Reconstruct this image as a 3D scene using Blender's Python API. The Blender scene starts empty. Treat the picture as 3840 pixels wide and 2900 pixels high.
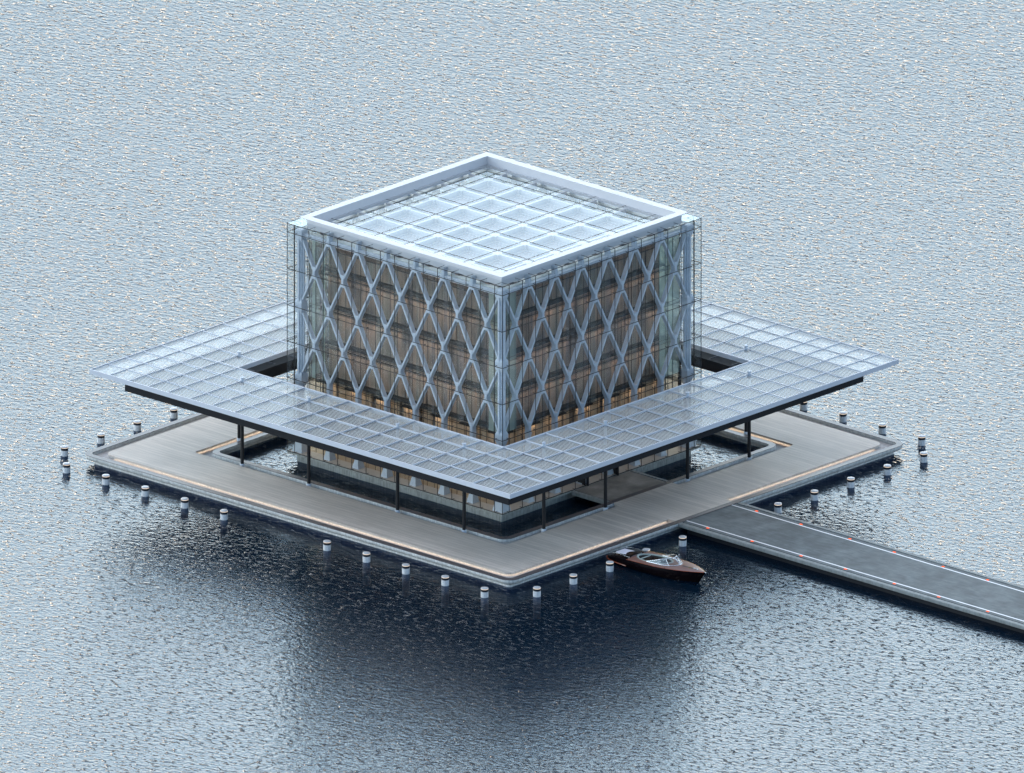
import bpy, math, random
from mathutils import Vector, Matrix
R = math.radians
random.seed(7)
sc = bpy.context.scene
col = sc.collection

# ------------------------------------------------------------------ camera
AZ, EL = R(42.78), math.asin(0.322)
right = Vector((math.cos(AZ), math.sin(AZ), 0))
fwd_h = Vector((-math.sin(AZ), math.cos(AZ), 0))
view = (fwd_h * math.cos(EL) - Vector((0, 0, 1)) * math.sin(EL)).normalized()
cam_d = bpy.data.cameras.new("camera")
cam_d.type = 'ORTHO'; cam_d.ortho_scale = 96.0
cam_d.clip_start = 1.0; cam_d.clip_end = 3000.0
cam = bpy.data.objects.new("camera", cam_d); col.objects.link(cam)
cam.location = Vector((-13.0, 16.51, 0)) - view * 260
cam.rotation_euler = view.to_track_quat('-Z', 'Y').to_euler()
sc.camera = cam

# ------------------------------------------------------------------ sky + sun
W = bpy.data.worlds.new("World"); sc.world = W; W.use_nodes = True
nt = W.node_tree; N = nt.nodes; L = nt.links; N.clear()
SUN_EL = R(5.0)
sun_az_vec = (Matrix.Rotation(R(28), 3, 'Z') @ fwd_h)          # sun is low beyond the building, a little to the left
SUN_ROT = math.atan2(sun_az_vec.x, sun_az_vec.y)
out = N.new('ShaderNodeOutputWorld'); bg = N.new('ShaderNodeBackground')
sky = N.new('ShaderNodeTexSky'); sky.sky_type = 'NISHITA'; sky.sun_disc = False
sky.sun_elevation = SUN_EL; sky.sun_rotation = SUN_ROT
sky.air_density = 1.0; sky.dust_density = 1.0; sky.ozone_density = 2.0
# thin bright cloud veil over the sunset: pale cream near the horizon, pale blue above, only on the sun's half of the sky
tc = N.new('ShaderNodeTexCoord'); sep = N.new('ShaderNodeSeparateXYZ'); L.new(tc.outputs['Generated'], sep.inputs[0])
ramp = N.new('ShaderNodeValToRGB'); L.new(sep.outputs['Z'], ramp.inputs[0])
cr = ramp.color_ramp; cr.elements[0].position = 0.0; cr.elements[1].position = 1.0
stops = [(0.0, (.70, .70, .66)), (0.07, (1.05, 1.15, 1.20)), (0.18, (1.08, 1.42, 1.70)), (0.32, (1.02, 1.46, 1.82)), (0.41, (.86, 1.28, 1.66)), (0.47, (.08, .18, .38)), (0.60, (.14, .23, .38)), (.78, (.48, .47, .48)), (1.0, (.50, .49, .50))]
cr.elements[0].color = (*stops[0][1], 1); cr.elements[1].color = (*stops[-1][1], 1)
for p, c in stops[1:-1]:
    e = cr.elements.new(p); e.color = (*c, 1)
dot = N.new('ShaderNodeVectorMath'); dot.operation = 'DOT_PRODUCT'
dot.inputs[1].default_value = tuple(sun_az_vec); L.new(tc.outputs['Generated'], dot.inputs[0])
mr = N.new('ShaderNodeMapRange'); mr.interpolation_type = 'SMOOTHSTEP'
mr.inputs['From Min'].default_value = -0.9; mr.inputs['From Max'].default_value = 0.75
mr.inputs['To Min'].default_value = 0.0; mr.inputs['To Max'].default_value = 1.0
L.new(dot.outputs['Value'], mr.inputs['Value'])
# the half of the sky behind the viewer is dusk blue and dimmer
dusk = N.new('ShaderNodeMix'); dusk.data_type = 'RGBA'; dusk.inputs['A'].default_value = (.10, .145, .21, 1); dusk.inputs['B'].default_value = (1, 1, 1, 1)
L.new(mr.outputs[0], dusk.inputs['Factor'])
mul = N.new('ShaderNodeVectorMath'); mul.operation = 'MULTIPLY'
L.new(dusk.outputs['Result'], mul.inputs[1])
# broken cream clouds low in the sky
mpc = N.new('ShaderNodeMapping'); mpc.inputs['Scale'].default_value = (1, 1, 2.2); L.new(tc.outputs['Generated'], mpc.inputs[0])
cld = N.new('ShaderNodeTexNoise'); cld.inputs['Scale'].default_value = 15.0; cld.inputs['Detail'].default_value = 4.0; L.new(mpc.outputs[0], cld.inputs['Vector'])
mrc = N.new('ShaderNodeMapRange'); mrc.interpolation_type = 'SMOOTHSTEP'
mrc.inputs['From Min'].default_value = .47; mrc.inputs['From Max'].default_value = .57
mrc.inputs['To Min'].default_value = 0.0; mrc.inputs['To Max'].default_value = 1.0; L.new(cld.outputs['Fac'], mrc.inputs['Value'])
band = N.new('ShaderNodeMapRange'); band.inputs['From Min'].default_value = .34; band.inputs['From Max'].default_value = .46
band.inputs['To Min'].default_value = .75; band.inputs['To Max'].default_value = 0.0; L.new(sep.outputs['Z'], band.inputs['Value'])
cf = N.new('ShaderNodeMath'); cf.operation = 'MULTIPLY'; L.new(mrc.outputs[0], cf.inputs[0]); L.new(band.outputs[0], cf.inputs[1])
cmx = N.new('ShaderNodeMix'); cmx.data_type = 'RGBA'; L.new(cf.outputs[0], cmx.inputs['Factor']); L.new(ramp.outputs['Color'], cmx.inputs['A'])
cmx.inputs['B'].default_value = (2.05, 1.92, 1.70, 1)
L.new(cmx.outputs['Result'], mul.inputs[0])
mul2 = N.new('ShaderNodeVectorMath'); mul2.operation = 'SCALE'; L.new(mul.outputs[0], mul2.inputs[0]); mul2.inputs['Scale'].default_value = 33.0
add = N.new('ShaderNodeVectorMath'); add.operation = 'ADD'
L.new(mul2.outputs[0], add.inputs[0]); L.new(sky.outputs[0], add.inputs[1])
L.new(add.outputs[0], bg.inputs['Color']); bg.inputs['Strength'].default_value = 0.1
L.new(bg.outputs[0], out.inputs['Surface'])

sd = bpy.data.lights.new("sun", 'SUN'); sd.energy = 0.5; sd.angle = R(10); sd.color = (1.0, .86, .70)
so = bpy.data.objects.new("sun", sd); col.objects.link(so)
to_sun = (sun_az_vec * math.cos(SUN_EL) + Vector((0, 0, math.sin(SUN_EL)))).normalized()
so.rotation_euler = (-to_sun).to_track_quat('-Z', 'Y').to_euler()
so.location = (0, 0, 120)

sc.view_settings.view_transform = 'Standard'; sc.view_settings.look = 'None'
sc.view_settings.exposure = 0.0; sc.view_settings.gamma = 1.0
sc.render.engine = 'CYCLES'
cy = sc.cycles
cy.use_denoising = True
cy.max_bounces = 10; cy.diffuse_bounces = 3; cy.glossy_bounces = 5; cy.transmission_bounces = 4
cy.transparent_max_bounces = 40; cy.volume_bounces = 0
cy.sample_clamp_indirect = 8.0

# ------------------------------------------------------------------ materials
MATS = {}
def mat_new(name):
    m = bpy.data.materials.new(name); m.use_nodes = True
    n = m.node_tree.nodes; n.clear()
    o = n.new('ShaderNodeOutputMaterial')
    MATS[name] = m
    return m, n, m.node_tree.links, o

def surf(name, color, rough=.5, metal=0, spec=.5, var=0.0, vscale=(1, 1, 1), scale=1.0, bump=0.0, bscale=8.0, streak=0.0, dirt=0.0, coat=0.0):
    """principled with noise variation in the object's own coordinates"""
    m, n, l, o = mat_new(name)
    p = n.new('ShaderNodeBsdfPrincipled'); l.new(p.outputs[0], o.inputs[0])
    p.inputs['Roughness'].default_value = rough; p.inputs['Metallic'].default_value = metal
    p.inputs['Specular IOR Level'].default_value = spec
    p.inputs['Coat Weight'].default_value = coat; p.inputs['Coat Roughness'].default_value = .05
    base = n.new('ShaderNodeRGB'); base.outputs[0].default_value = (*color, 1)
    last = base.outputs[0]
    tcn = n.new('ShaderNodeTexCoord')
    def layer(last, vs, sca, amt, detail=5, lo=.3, hi=.7):
        mp = n.new('ShaderNodeMapping'); mp.inputs['Scale'].default_value = vs; l.new(tcn.outputs['Object'], mp.inputs[0])
        no = n.new('ShaderNodeTexNoise'); no.inputs['Scale'].default_value = sca; no.inputs['Detail'].default_value = detail
        no.inputs['Roughness'].default_value = .6
        l.new(mp.outputs[0], no.inputs['Vector'])
        r = n.new('ShaderNodeMapRange'); r.inputs['From Min'].default_value = lo; r.inputs['From Max'].default_value = hi
        r.inputs['To Min'].default_value = 1 - amt; r.inputs['To Max'].default_value = 1 + amt * .6
        l.new(no.outputs['Fac'], r.inputs['Value'])
        v = n.new('ShaderNodeVectorMath'); v.operation = 'SCALE'; l.new(last, v.inputs[0]); l.new(r.outputs[0], v.inputs['Scale'])
        return v.outputs[0], no
    if var: last, _ = layer(last, vscale, scale, var)
    if streak: last, _ = layer(last, (3, 3, .25), 1.6, streak, 3)
    if dirt: last, _ = layer(last, (1, 1, 1), .5, dirt, 6, .4, .75)
    l.new(last, p.inputs['Base Color'])
    if bump:
        no = n.new('ShaderNodeTexNoise'); no.inputs['Scale'].default_value = bscale; no.inputs['Detail'].default_value = 4
        l.new(tcn.outputs['Object'], no.inputs['Vector'])
        b = n.new('ShaderNodeBump'); b.inputs['Strength'].default_value = 1; b.inputs['Distance'].default_value = bump
        l.new(no.outputs['Fac'], b.inputs['Height']); l.new(b.outputs[0], p.inputs['Normal'])
    return m

def emit(name, color, strength):
    m, n, l, o = mat_new(name)
    e = n.new('ShaderNodeEmission'); e.inputs[0].default_value = (*color, 1); e.inputs[1].default_value = strength
    l.new(e.outputs[0], o.inputs[0]); return m

def schlick(n, l, f0, normal=None, power=5.0, gain=1.0):
    g = n.new('ShaderNodeNewGeometry')
    d = n.new('ShaderNodeVectorMath'); d.operation = 'DOT_PRODUCT'
    l.new(g.outputs['Incoming'], d.inputs[0]); l.new(normal if normal else g.outputs['Normal'], d.inputs[1])
    a = n.new('ShaderNodeMath'); a.operation = 'ABSOLUTE'; l.new(d.outputs['Value'], a.inputs[0])
    s = n.new('ShaderNodeMath'); s.operation = 'SUBTRACT'; s.use_clamp = True; s.inputs[0].default_value = 1; l.new(a.outputs[0], s.inputs[1])
    p = n.new('ShaderNodeMath'); p.operation = 'POWER'; l.new(s.outputs[0], p.inputs[0]); p.inputs[1].default_value = power
    r = n.new('ShaderNodeMath'); r.operation = 'MULTIPLY_ADD'; r.use_clamp = True
    l.new(p.outputs[0], r.inputs[0]); r.inputs[1].default_value = (1 - f0) * gain; r.inputs[2].default_value = f0
    return r.outputs[0]

def glass(name, tint=(1, 1, 1), f0=.06, rough=0.0, body=None, body_fac=0.0, gain=1.0):
    """thin pane: see-through + mirror by angle (+ a little frosted body)"""
    m, n, l, o = mat_new(name)
    t = n.new('ShaderNodeBsdfTransparent'); t.inputs[0].default_value = (*tint, 1)
    g = n.new('ShaderNodeBsdfGlossy'); g.inputs['Roughness'].default_value = rough
    last = t.outputs[0]
    if body_fac:
        d = n.new('ShaderNodeBsdfDiffuse'); d.inputs[0].default_value = (*body, 1)
        mx = n.new('ShaderNodeMixShader'); mx.inputs[0].default_value = body_fac
        l.new(t.outputs[0], mx.inputs[1]); l.new(d.outputs[0], mx.inputs[2]); last = mx.outputs[0]
    mx = n.new('ShaderNodeMixShader'); l.new(schlick(n, l, f0, gain=gain), mx.inputs[0]); l.new(last, mx.inputs[1]); l.new(g.outputs[0], mx.inputs[2])
    l.new(mx.outputs[0], o.inputs[0]); return m

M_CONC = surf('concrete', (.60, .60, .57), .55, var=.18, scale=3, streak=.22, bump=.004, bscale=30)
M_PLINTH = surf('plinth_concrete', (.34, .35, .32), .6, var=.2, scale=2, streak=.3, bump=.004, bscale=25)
M_COPING = surf('honed_dark_concrete', (.085, .075, .078), .38, var=.12, scale=6, spec=.25)
M_GRAVEL = surf('gutter_gravel', (.50, .47, .45), .9, var=.35, scale=14, bump=.01, bscale=40)
M_CAUSE = surf('causeway_concrete', (.135, .155, .16), .6, spec=.10, var=.22, vscale=(.6, 3, 1), scale=.9, dirt=.3, bump=.003, bscale=30)
M_CAUSE_E = surf('causeway_edge_concrete', (.23, .25, .245), .6, spec=.15, var=.15, scale=2, streak=.2)
M_ENTR = surf('entrance_slab_concrete', (.24, .225, .20), .55, spec=.2, var=.25, scale=.8, dirt=.3)
M_GROOVE = surf('dark_channel', (.03, .035, .04), .6)
M_LINE = surf('white_line_paint', (.78, .78, .78), .5, var=.06, scale=6)
M_STUD = emit('orange_marker_glow', (1.0, .13, .03), 1.6)
M_STEEL = surf('white_painted_steel', (.55, .60, .66), .45, var=.10, scale=2, spec=.3)
M_ROOFW = surf('white_parapet_metal', (.66, .655, .665), .5, spec=.2, var=.02, scale=1)
M_FASC = surf('pale_fascia_metal', (.57, .59, .63), .5, spec=.15, var=.03, scale=1)
M_DARK = surf('dark_bronze_steel', (.009, .011, .015), .6, spec=.25, var=.1, scale=2)
M_COLUMN = surf('dark_column_paint', (.014, .014, .016), .45, spec=.3)
M_LOUVRE = surf('white_louvre', (.64, .63, .61), .6, spec=.05)
M_BLACK = surf('black_gasket', (.008, .009, .011), .4)
M_COFFER = surf('white_coffer', (.66, .66, .67), .5, var=.04, scale=2)
M_CEIL = surf('grey_ceiling_panel', (.42, .41, .41), .6, var=.06, scale=1)
M_PANELW = surf('cream_roof_panel', (.55, .55, .50), .5, var=.1, scale=1.5)
M_FLOOR = surf('pale_lobby_stone', (.62, .56, .50), .45, var=.08, vscale=(1, 1, 1), scale=2)
M_LOBBY = surf('lobby_wall_stone', (.62, .50, .38), .5, var=.25, vscale=(1.6, 1.6, .15), scale=1.4)
M_SLAB = surf('dark_floor_edge', (.035, .033, .035), .5)
M_GLASS = glass('clear_facade_glass', (.93, .95, .95), f0=.05)
M_CGLASS = glass('canopy_glass', (.95, .97, .97), f0=.015, gain=.26, rough=.10)
M_RGLASS = glass('roof_glass', (.90, .91, .91), f0=.02, gain=.62, rough=.05)
M_IGA = glass('inner_glass_green', (.76, .86, .80), f0=.05, body=(.58, .68, .60), body_fac=.42)
M_IGB = glass('inner_glass_clear', (.85, .85, .82), f0=.05, body=(.45, .40, .34), body_fac=.08)
M_IGC = glass('inner_glass_dark', (.70, .70, .69), f0=.05, body=(.34, .32, .31), body_fac=.25)
M_IGD = glass('inner_glass_grey', (.70, .74, .71), f0=.05, body=(.44, .43, .38), body_fac=.20)
M_LGLASS = glass('lobby_glass', (.86, .80, .70), f0=.04)
M_STRIP = emit('warm_strip_light', (1.0, .76, .54), 5.5)
M_LAMP = emit('warm_ceiling_lamp', (1.0, .78, .60), 9.0)
M_RING = emit('bollard_ring_glow', (1.0, .82, .64), 1.25)
M_CAP = surf('bollard_cap', (.42, .44, .46), .4, var=.1, scale=5)
M_BAND = surf('bollard_dark_band', (.014, .016, .022), .5, spec=.25)
M_SHAFT = surf('bollard_concrete', (.64, .65, .65), .55, var=.18, scale=6, streak=.15)

def curtain_mat():
    """bronze and brown interior screens behind the glass, soft blotches stretched downwards"""
    m, n, l, o = mat_new('bronze_interior')
    p = n.new('ShaderNodeBsdfPrincipled'); l.new(p.outputs[0], o.inputs[0]); p.inputs['Roughness'].default_value = .5
    t = n.new('ShaderNodeTexCoord')
    mp = n.new('ShaderNodeMapping'); mp.inputs['Scale'].default_value = (.35, .35, .16); l.new(t.outputs['Object'], mp.inputs[0])
    a = n.new('ShaderNodeTexNoise'); a.inputs['Scale'].default_value = 1.2; a.inputs['Detail'].default_value = 3; l.new(mp.outputs[0], a.inputs['Vector'])
    r = n.new('ShaderNodeValToRGB'); l.new(a.outputs['Fac'], r.inputs[0])
    r.color_ramp.elements[0].position = .32; r.color_ramp.elements[0].color = (.16, .15, .15, 1)
    r.color_ramp.elements[1].position = .72; r.color_ramp.elements[1].color = (.42, .40, .34, 1)
    for ps, c in ((.43, (.38, .29, .24)), (.52, (.55, .39, .30)), (.60, (.47, .38, .32))):
        e = r.color_ramp.elements.new(ps); e.color = (*c, 1)
    mp2 = n.new('ShaderNodeMapping'); mp2.inputs['Scale'].default_value = (1.2, 1.2, .02); l.new(t.outputs['Object'], mp2.inputs[0])
    b = n.new('ShaderNodeTexNoise'); b.inputs['Scale'].default_value = 2; b.inputs['Detail'].default_value = 2; l.new(mp2.outputs[0], b.inputs['Vector'])
    mr_ = n.new('ShaderNodeMapRange'); mr_.inputs['From Min'].default_value = .3; mr_.inputs['From Max'].default_value = .7
    mr_.inputs['To Min'].default_value = .78; mr_.inputs['To Max'].default_value = 1.15; l.new(b.outputs['Fac'], mr_.inputs['Value'])
    v = n.new('ShaderNodeVectorMath'); v.operation = 'SCALE'; l.new(r.outputs[0], v.inputs[0]); l.new(mr_.outputs[0], v.inputs['Scale'])
    l.new(v.outputs[0], p.inputs['Base Color'])
    return m
M_CURT = curtain_mat()

def deck_mat():
    m, n, l, o = mat_new('weathered_deck_planks')
    p = n.new('ShaderNodeBsdfPrincipled'); l.new(p.outputs[0], o.inputs[0])
    p.inputs['Roughness'].default_value = .55; p.inputs['Specular IOR Level'].default_value = .15
    t = n.new('ShaderNodeTexCoord'); s = n.new('ShaderNodeSeparateXYZ'); l.new(t.outputs['Object'], s.inputs[0])
    # plank number across Y
    dv = n.new('ShaderNodeMath'); dv.operation = 'DIVIDE'; dv.inputs[1].default_value = .51; l.new(s.outputs['Y'], dv.inputs[0])
    fr = n.new('ShaderNodeMath'); fr.operation = 'FRACT'; l.new(dv.outputs[0], fr.inputs[0])
    fl = n.new('ShaderNodeMath'); fl.operation = 'FLOOR'; l.new(dv.outputs[0], fl.inputs[0])
    wn = n.new('ShaderNodeTexWhiteNoise'); wn.noise_dimensions = '1D'; l.new(fl.outputs[0], wn.inputs['W'])
    jl = n.new('ShaderNodeMath'); jl.operation = 'LESS_THAN'; jl.inputs[1].default_value = .05; l.new(fr.outputs[0], jl.inputs[0])
    mp = n.new('ShaderNodeMapping'); mp.inputs['Scale'].default_value = (.22, 5.0, 1); l.new(t.outputs['Object'], mp.inputs[0])
    g = n.new('ShaderNodeTexNoise'); g.inputs['Scale'].default_value = 1.6; g.inputs['Detail'].default_value = 6; g.inputs['Roughness'].default_value = .65; l.new(mp.outputs[0], g.inputs['Vector'])
    big = n.new('ShaderNodeTexNoise'); big.inputs['Scale'].default_value = .25; big.inputs['Detail'].default_value = 3; l.new(t.outputs['Object'], big.inputs['Vector'])
    def mapr(sock, a, b, c, d):
        r = n.new('ShaderNodeMapRange'); r.inputs['From Min'].default_value = a; r.inputs['From Max'].default_value = b
        r.inputs['To Min'].default_value = c; r.inputs['To Max'].default_value = d; l.new(sock, r.inputs['Value']); return r.outputs[0]
    def mulm(a, b):
        k = n.new('ShaderNodeMath'); k.operation = 'MULTIPLY'; l.new(a, k.inputs[0]); l.new(b, k.inputs[1]); return k.outputs[0]
    f = mulm(mapr(g.outputs['Fac'], .3, .7, .84, 1.13), mapr(wn.outputs['Value'], 0, 1, .90, 1.08))
    f = mulm(f, mapr(big.outputs['Fac'], .3, .7, .92, 1.08))
    f = mulm(f, mapr(jl.outputs[0], 0, 1, 1.0, .62))
    c = n.new('ShaderNodeRGB'); c.outputs[0].default_value = (.56, .495, .43, 1)
    v = n.new('ShaderNodeVectorMath'); v.operation = 'SCALE'; l.new(c.outputs[0], v.inputs[0]); l.new(f, v.inputs['Scale'])
    l.new(v.outputs[0], p.inputs['Base Color'])
    b = n.new('ShaderNodeBump'); b.inputs['Distance'].default_value = .006; l.new(g.outputs['Fac'], b.inputs['Height']); l.new(b.outputs[0], p.inputs['Normal'])
    return m
M_DECK = deck_mat()

def water_mat():
    m, n, l, o = mat_new('sea_water')
    t = n.new('ShaderNodeTexCoord')
    def noise(rot, scl, s, det, rough, dist=0.0):
        mp = n.new('ShaderNodeMapping'); mp.inputs['Rotation'].default_value = (0, 0, rot); mp.inputs['Scale'].default_value = scl
        l.new(t.outputs['Object'], mp.inputs[0])
        k = n.new('ShaderNodeTexNoise'); k.inputs['Scale'].default_value = s; k.inputs['Detail'].default_value = det
        k.inputs['Roughness'].default_value = rough; k.inputs['Distortion'].default_value = dist
        l.new(mp.outputs[0], k.inputs['Vector']); return k.outputs['Fac']
    def ridge(sock):
        a = n.new('ShaderNodeMath'); a.operation = 'MULTIPLY_ADD'; a.inputs[1].default_value = 2; a.inputs[2].default_value = -1; l.new(sock, a.inputs[0])
        c = n.new('ShaderNodeMath'); c.operation = 'ABSOLUTE'; l.new(a.outputs[0], c.inputs[0])
        d = n.new('ShaderNodeMath'); d.operation = 'SUBTRACT'; d.inputs[0].default_value = 1; l.new(c.outputs[0], d.inputs[1]); return d.outputs[0]
    def bump(h, dist, prev=None):
        b = n.new('ShaderNodeBump'); b.inputs['Strength'].default_value = 1.0; b.inputs['Distance'].default_value = dist
        l.new(h, b.inputs['Height'])
        if prev: l.new(prev, b.inputs['Normal'])
        return b.outputs[0]
    a1 = noise(-AZ + R(8), (.8, 1.25, 1), .28, 2, .5)
    a2 = noise(-AZ - R(6), (.7, 1.35, 1), 1.7, 2, .5, .2)
    a3 = noise(-AZ, (.8, 1.2, 1), 3.8, 1, .5)
    a4 = noise(-AZ, (.62, 1.4, 1), 1.9, 2, .5, .3)
    st_ = n.new('ShaderNodeMapRange'); st_.interpolation_type = 'SMOOTHSTEP'; st_.inputs['From Min'].default_value = .58; st_.inputs['From Max'].default_value = .70
    l.new(a4, st_.inputs['Value'])
    nb = bump(st_.outputs[0], WAVE[3], bump(a3, WAVE[2], bump(a2, WAVE[1], bump(a1, WAVE[0]))))
    g = n.new('ShaderNodeBsdfGlossy'); g.inputs['Roughness'].default_value = .015; l.new(nb, g.inputs['Normal'])
    tp = n.new('ShaderNodeBsdfTransparent'); tp.inputs[0].default_value = (.24, .43, .62, 1)
    df = n.new('ShaderNodeBsdfDiffuse'); df.inputs[0].default_value = (.003, .018, .040, 1)       # light scattered back by the water itself
    tr = n.new('ShaderNodeMixShader'); tr.inputs[0].default_value = .42; l.new(tp.outputs[0], tr.inputs[1]); l.new(df.outputs[0], tr.inputs[2])
    mx = n.new('ShaderNodeMixShader'); l.new(schlick(n, l, .02, nb, gain=.82), mx.inputs[0]); l.new(tr.outputs[0], mx.inputs[1]); l.new(g.outputs[0], mx.inputs[2])
    l.new(mx.outputs[0], o.inputs['Surface'])
    va = n.new('ShaderNodeVolumeAbsorption'); va.inputs['Color'].default_value = (.10, .55, .80, 1); va.inputs['Density'].default_value = 2.3
    l.new(va.outputs[0], o.inputs['Volume'])
    return m
WAVE = (.012, .052, .020, .10)
M_WATER = water_mat()
M_BED = surf('seabed', (.01, .02, .035), .9)

# ------------------------------------------------------------------ mesh helpers
class MB:
    def __init__(s): s.v = []; s.f = []; s.mi = []; s.smooth = False
    def quad(s, pts, mi=0):
        i = len(s.v); s.v += [tuple(p) for p in pts]; s.f.append(tuple(range(i, i + len(pts)))); s.mi.append(mi)
    def box(s, x0, x1, y0, y1, z0, z1, mi=0):
        if x1 < x0: x0, x1 = x1, x0
        if y1 < y0: y0, y1 = y1, y0
        i = len(s.v)
        s.v += [(x0, y0, z0), (x1, y0, z0), (x1, y1, z0), (x0, y1, z0), (x0, y0, z1), (x1, y0, z1), (x1, y1, z1), (x0, y1, z1)]
        for f in ((3, 2, 1, 0), (4, 5, 6, 7), (0, 1, 5, 4), (1, 2, 6, 5), (2, 3, 7, 6), (3, 0, 4, 7)):
            s.f.append(tuple(i + k for k in f)); s.mi.append(mi)
    def bar(s, a, b, w, d, side, mi=0):
        """box from a to b; w along `side`, d along the third direction"""
        a = Vector(a); b = Vector(b); t = (b - a).normalized(); side = Vector(side)
        u = (side - t * side.dot(t)).normalized(); k = t.cross(u)
        i = len(s.v)
        for p in (a, b):
            for su, sk in ((-1, -1), (1, -1), (1, 1), (-1, 1)):
                s.v.append(tuple(p + u * (w / 2 * su) + k * (d / 2 * sk)))
        for f in ((3, 2, 1, 0), (4, 5, 6, 7), (0, 1, 5, 4), (1, 2, 6, 5), (2, 3, 7, 6), (3, 0, 4, 7)):
            s.f.append(tuple(i + q for q in f)); s.mi.append(mi)
    def loft(s, rings, closed_profile=False, caps=False, mi=0):
        """rings: list of equally long closed loops"""
        n = len(rings[0]); i0 = len(s.v)
        for r in rings: s.v += [tuple(p) for p in r]
        m = len(rings)
        for a in range(m if closed_profile else m - 1):
            b = (a + 1) % m
            for k in range(n):
                k2 = (k + 1) % n
                s.f.append((i0 + a * n + k, i0 + a * n + k2, i0 + b * n + k2, i0 + b * n + k)); s.mi.append(mi)
        if caps:
            s.f.append(tuple(i0 + k for k in range(n))[::-1]); s.mi.append(mi)
            s.f.append(tuple(i0 + (m - 1) * n + k for k in range(n))); s.mi.append(mi)
    def lathe(s, prof, cx=0, cy=0, n=24, caps=True, mi=0):
        s.loft([[(cx + r * math.cos(2 * math.pi * k / n), cy + r * math.sin(2 * math.pi * k / n), z) for k in range(n)] for r, z in prof], caps=caps, mi=mi)
    def tube(s, pts, r, n=8, mi=0):
        pts = [Vector(p) for p in pts]; rings = []
        for i, p in enumerate(pts):
            t = (pts[min(i + 1, len(pts) - 1)] - pts[max(i - 1, 0)]).normalized()
            ref = Vector((0, 0, 1)) if abs(t.z) < .9 else Vector((1, 0, 0))
            u = t.cross(ref).normalized(); w = t.cross(u)
            rings.append([p + u * (r * math.cos(2 * math.pi * k / n)) + w * (r * math.sin(2 * math.pi * k / n)) for k in range(n)])
        s.loft(rings, caps=True, mi=mi)
    def build(s, name, mats, parent=None, label=None, cat=None, group=None, kind=None, smooth=False, bevel=0.0, rot=None):
        me = bpy.data.meshes.new(name); me.from_pydata(s.v, [], s.f)
        mats = mats if isinstance(mats, (list, tuple)) else [mats]
        for m in mats: me.materials.append(m)
        me.polygons.foreach_set('material_index', s.mi)
        import bmesh as _b
        bm = _b.new(); bm.from_mesh(me); _b.ops.recalc_face_normals(bm, faces=bm.faces); bm.to_mesh(me); bm.free()
        if smooth:
            me.polygons.foreach_set('use_smooth', [True] * len(me.polygons))
            try: me.set_sharp_from_angle(angle=R(40))
            except Exception: pass
        me.update()
        o = bpy.data.objects.new(name, me); col.objects.link(o)
        if parent: o.parent = parent
        if rot: o.rotation_euler = (0, 0, rot)
        if bevel:
            bv = o.modifiers.new('bevel', 'BEVEL'); bv.width = bevel; bv.segments = 2; bv.limit_method = 'ANGLE'; bv.angle_limit = R(40)
        tag(o, label, cat, group, kind)
        return o
def tag(o, label=None, cat=None, group=None, kind=None):
    if label: o['label'] = label
    if cat: o['category'] = cat
    if group: o['group'] = group
    if kind: o['kind'] = kind
def empty(name, loc, label, cat, group=None, rz=0):
    o = bpy.data.objects.new(name, None); col.objects.link(o); o.location = loc; o.rotation_euler = (0, 0, rz)
    o.empty_display_size = .5; tag(o, label, cat, group); return o
def rsq(h, r, z, n=8):
    """rounded square loop, half size h, corner radius r, at height z"""
    r = max(r, .001); pts = []
    for (sx, sy, a0) in ((1, 1, 0), (-1, 1, 90), (-1, -1, 180), (1, -1, 270)):
        cx, cy_ = sx * (h - r), sy * (h - r)
        for k in range(n + 1):
            a = R(a0 + 90 * k / n); pts.append((cx + r * math.cos(a), cy_ + r * math.sin(a), z))
    return pts
def ringbox(mb, ho, hi, z0, z1, ro=0, ri=0, mi=0):
    mb.loft([rsq(ho, ro, z0), rsq(ho, ro, z1), rsq(hi, ri, z1), rsq(hi, ri, z0)], closed_profile=True, mi=mi)

# ------------------------------------------------------------------ water
b = MB()
S = 900
b.box(-S, S, -S, S, -14, 0)
b.build('water', M_WATER, kind='structure')
b = MB(); b.quad([(-S + 1, -S + 1, -13.0), (S - 1, -S + 1, -13.0), (S - 1, S - 1, -13.0), (-S + 1, S - 1, -13.0)])
b.build('seabed', M_BED, kind='structure')

# ------------------------------------------------------------------ floating platform
HP = 27.45; DK = 1.0
plat = empty('floating_platform', (0, 0, 0), 'square floating concrete platform with plank deck around a pool of water, below the canopy', 'floating platform')
def rr(h, h0=HP, r0=1.15): return max(.3, r0 - (h0 - h))
outer = [(26.62, -1.8), (26.62, .17), (26.60, .21), (26.50, .24), (26.50, .31), (26.75, .33), (26.98, .38), (27.20, .47), (27.36, .60), (27.44, .76), (27.45, .90), (27.45, .955)]
def rin(h): return max(.25, .6 + (h - 18.4))
inner = [(19.23, -1.8), (19.23, .17), (19.25, .21), (19.35, .24), (19.35, .31), (19.10, .33), (18.87, .38), (18.65, .47), (18.49, .60), (18.41, .76), (18.40, .90), (18.40, .955)]
b = MB()
rings = [rsq(h, rr(h), z) for h, z in outer]
rings += [rsq(26.83, .55, .955), rsq(26.83, .55, .66), rsq(25.74, .8, .66), rsq(25.74, .8, .86), rsq(20.02, .3, .86), rsq(20.02, .3, .66), rsq(19.0, 1.1, .66), rsq(19.0, 1.1, .955)]
rings += [rsq(h, rin(h), z) for h, z in reversed(inner)]
b.loft(rings, closed_profile=True)
b.build('hull', M_CONC, plat, smooth=True)
b = MB(); ringbox(b, 27.455, 26.825, .955, 1.0, 1.155, .545); b.build('coping', M_COPING, plat)
b = MB(); ringbox(b, 19.005, 18.395, .955, 1.0, 1.105, .6); b.build('coping', M_COPING, plat)
b = MB()
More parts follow.
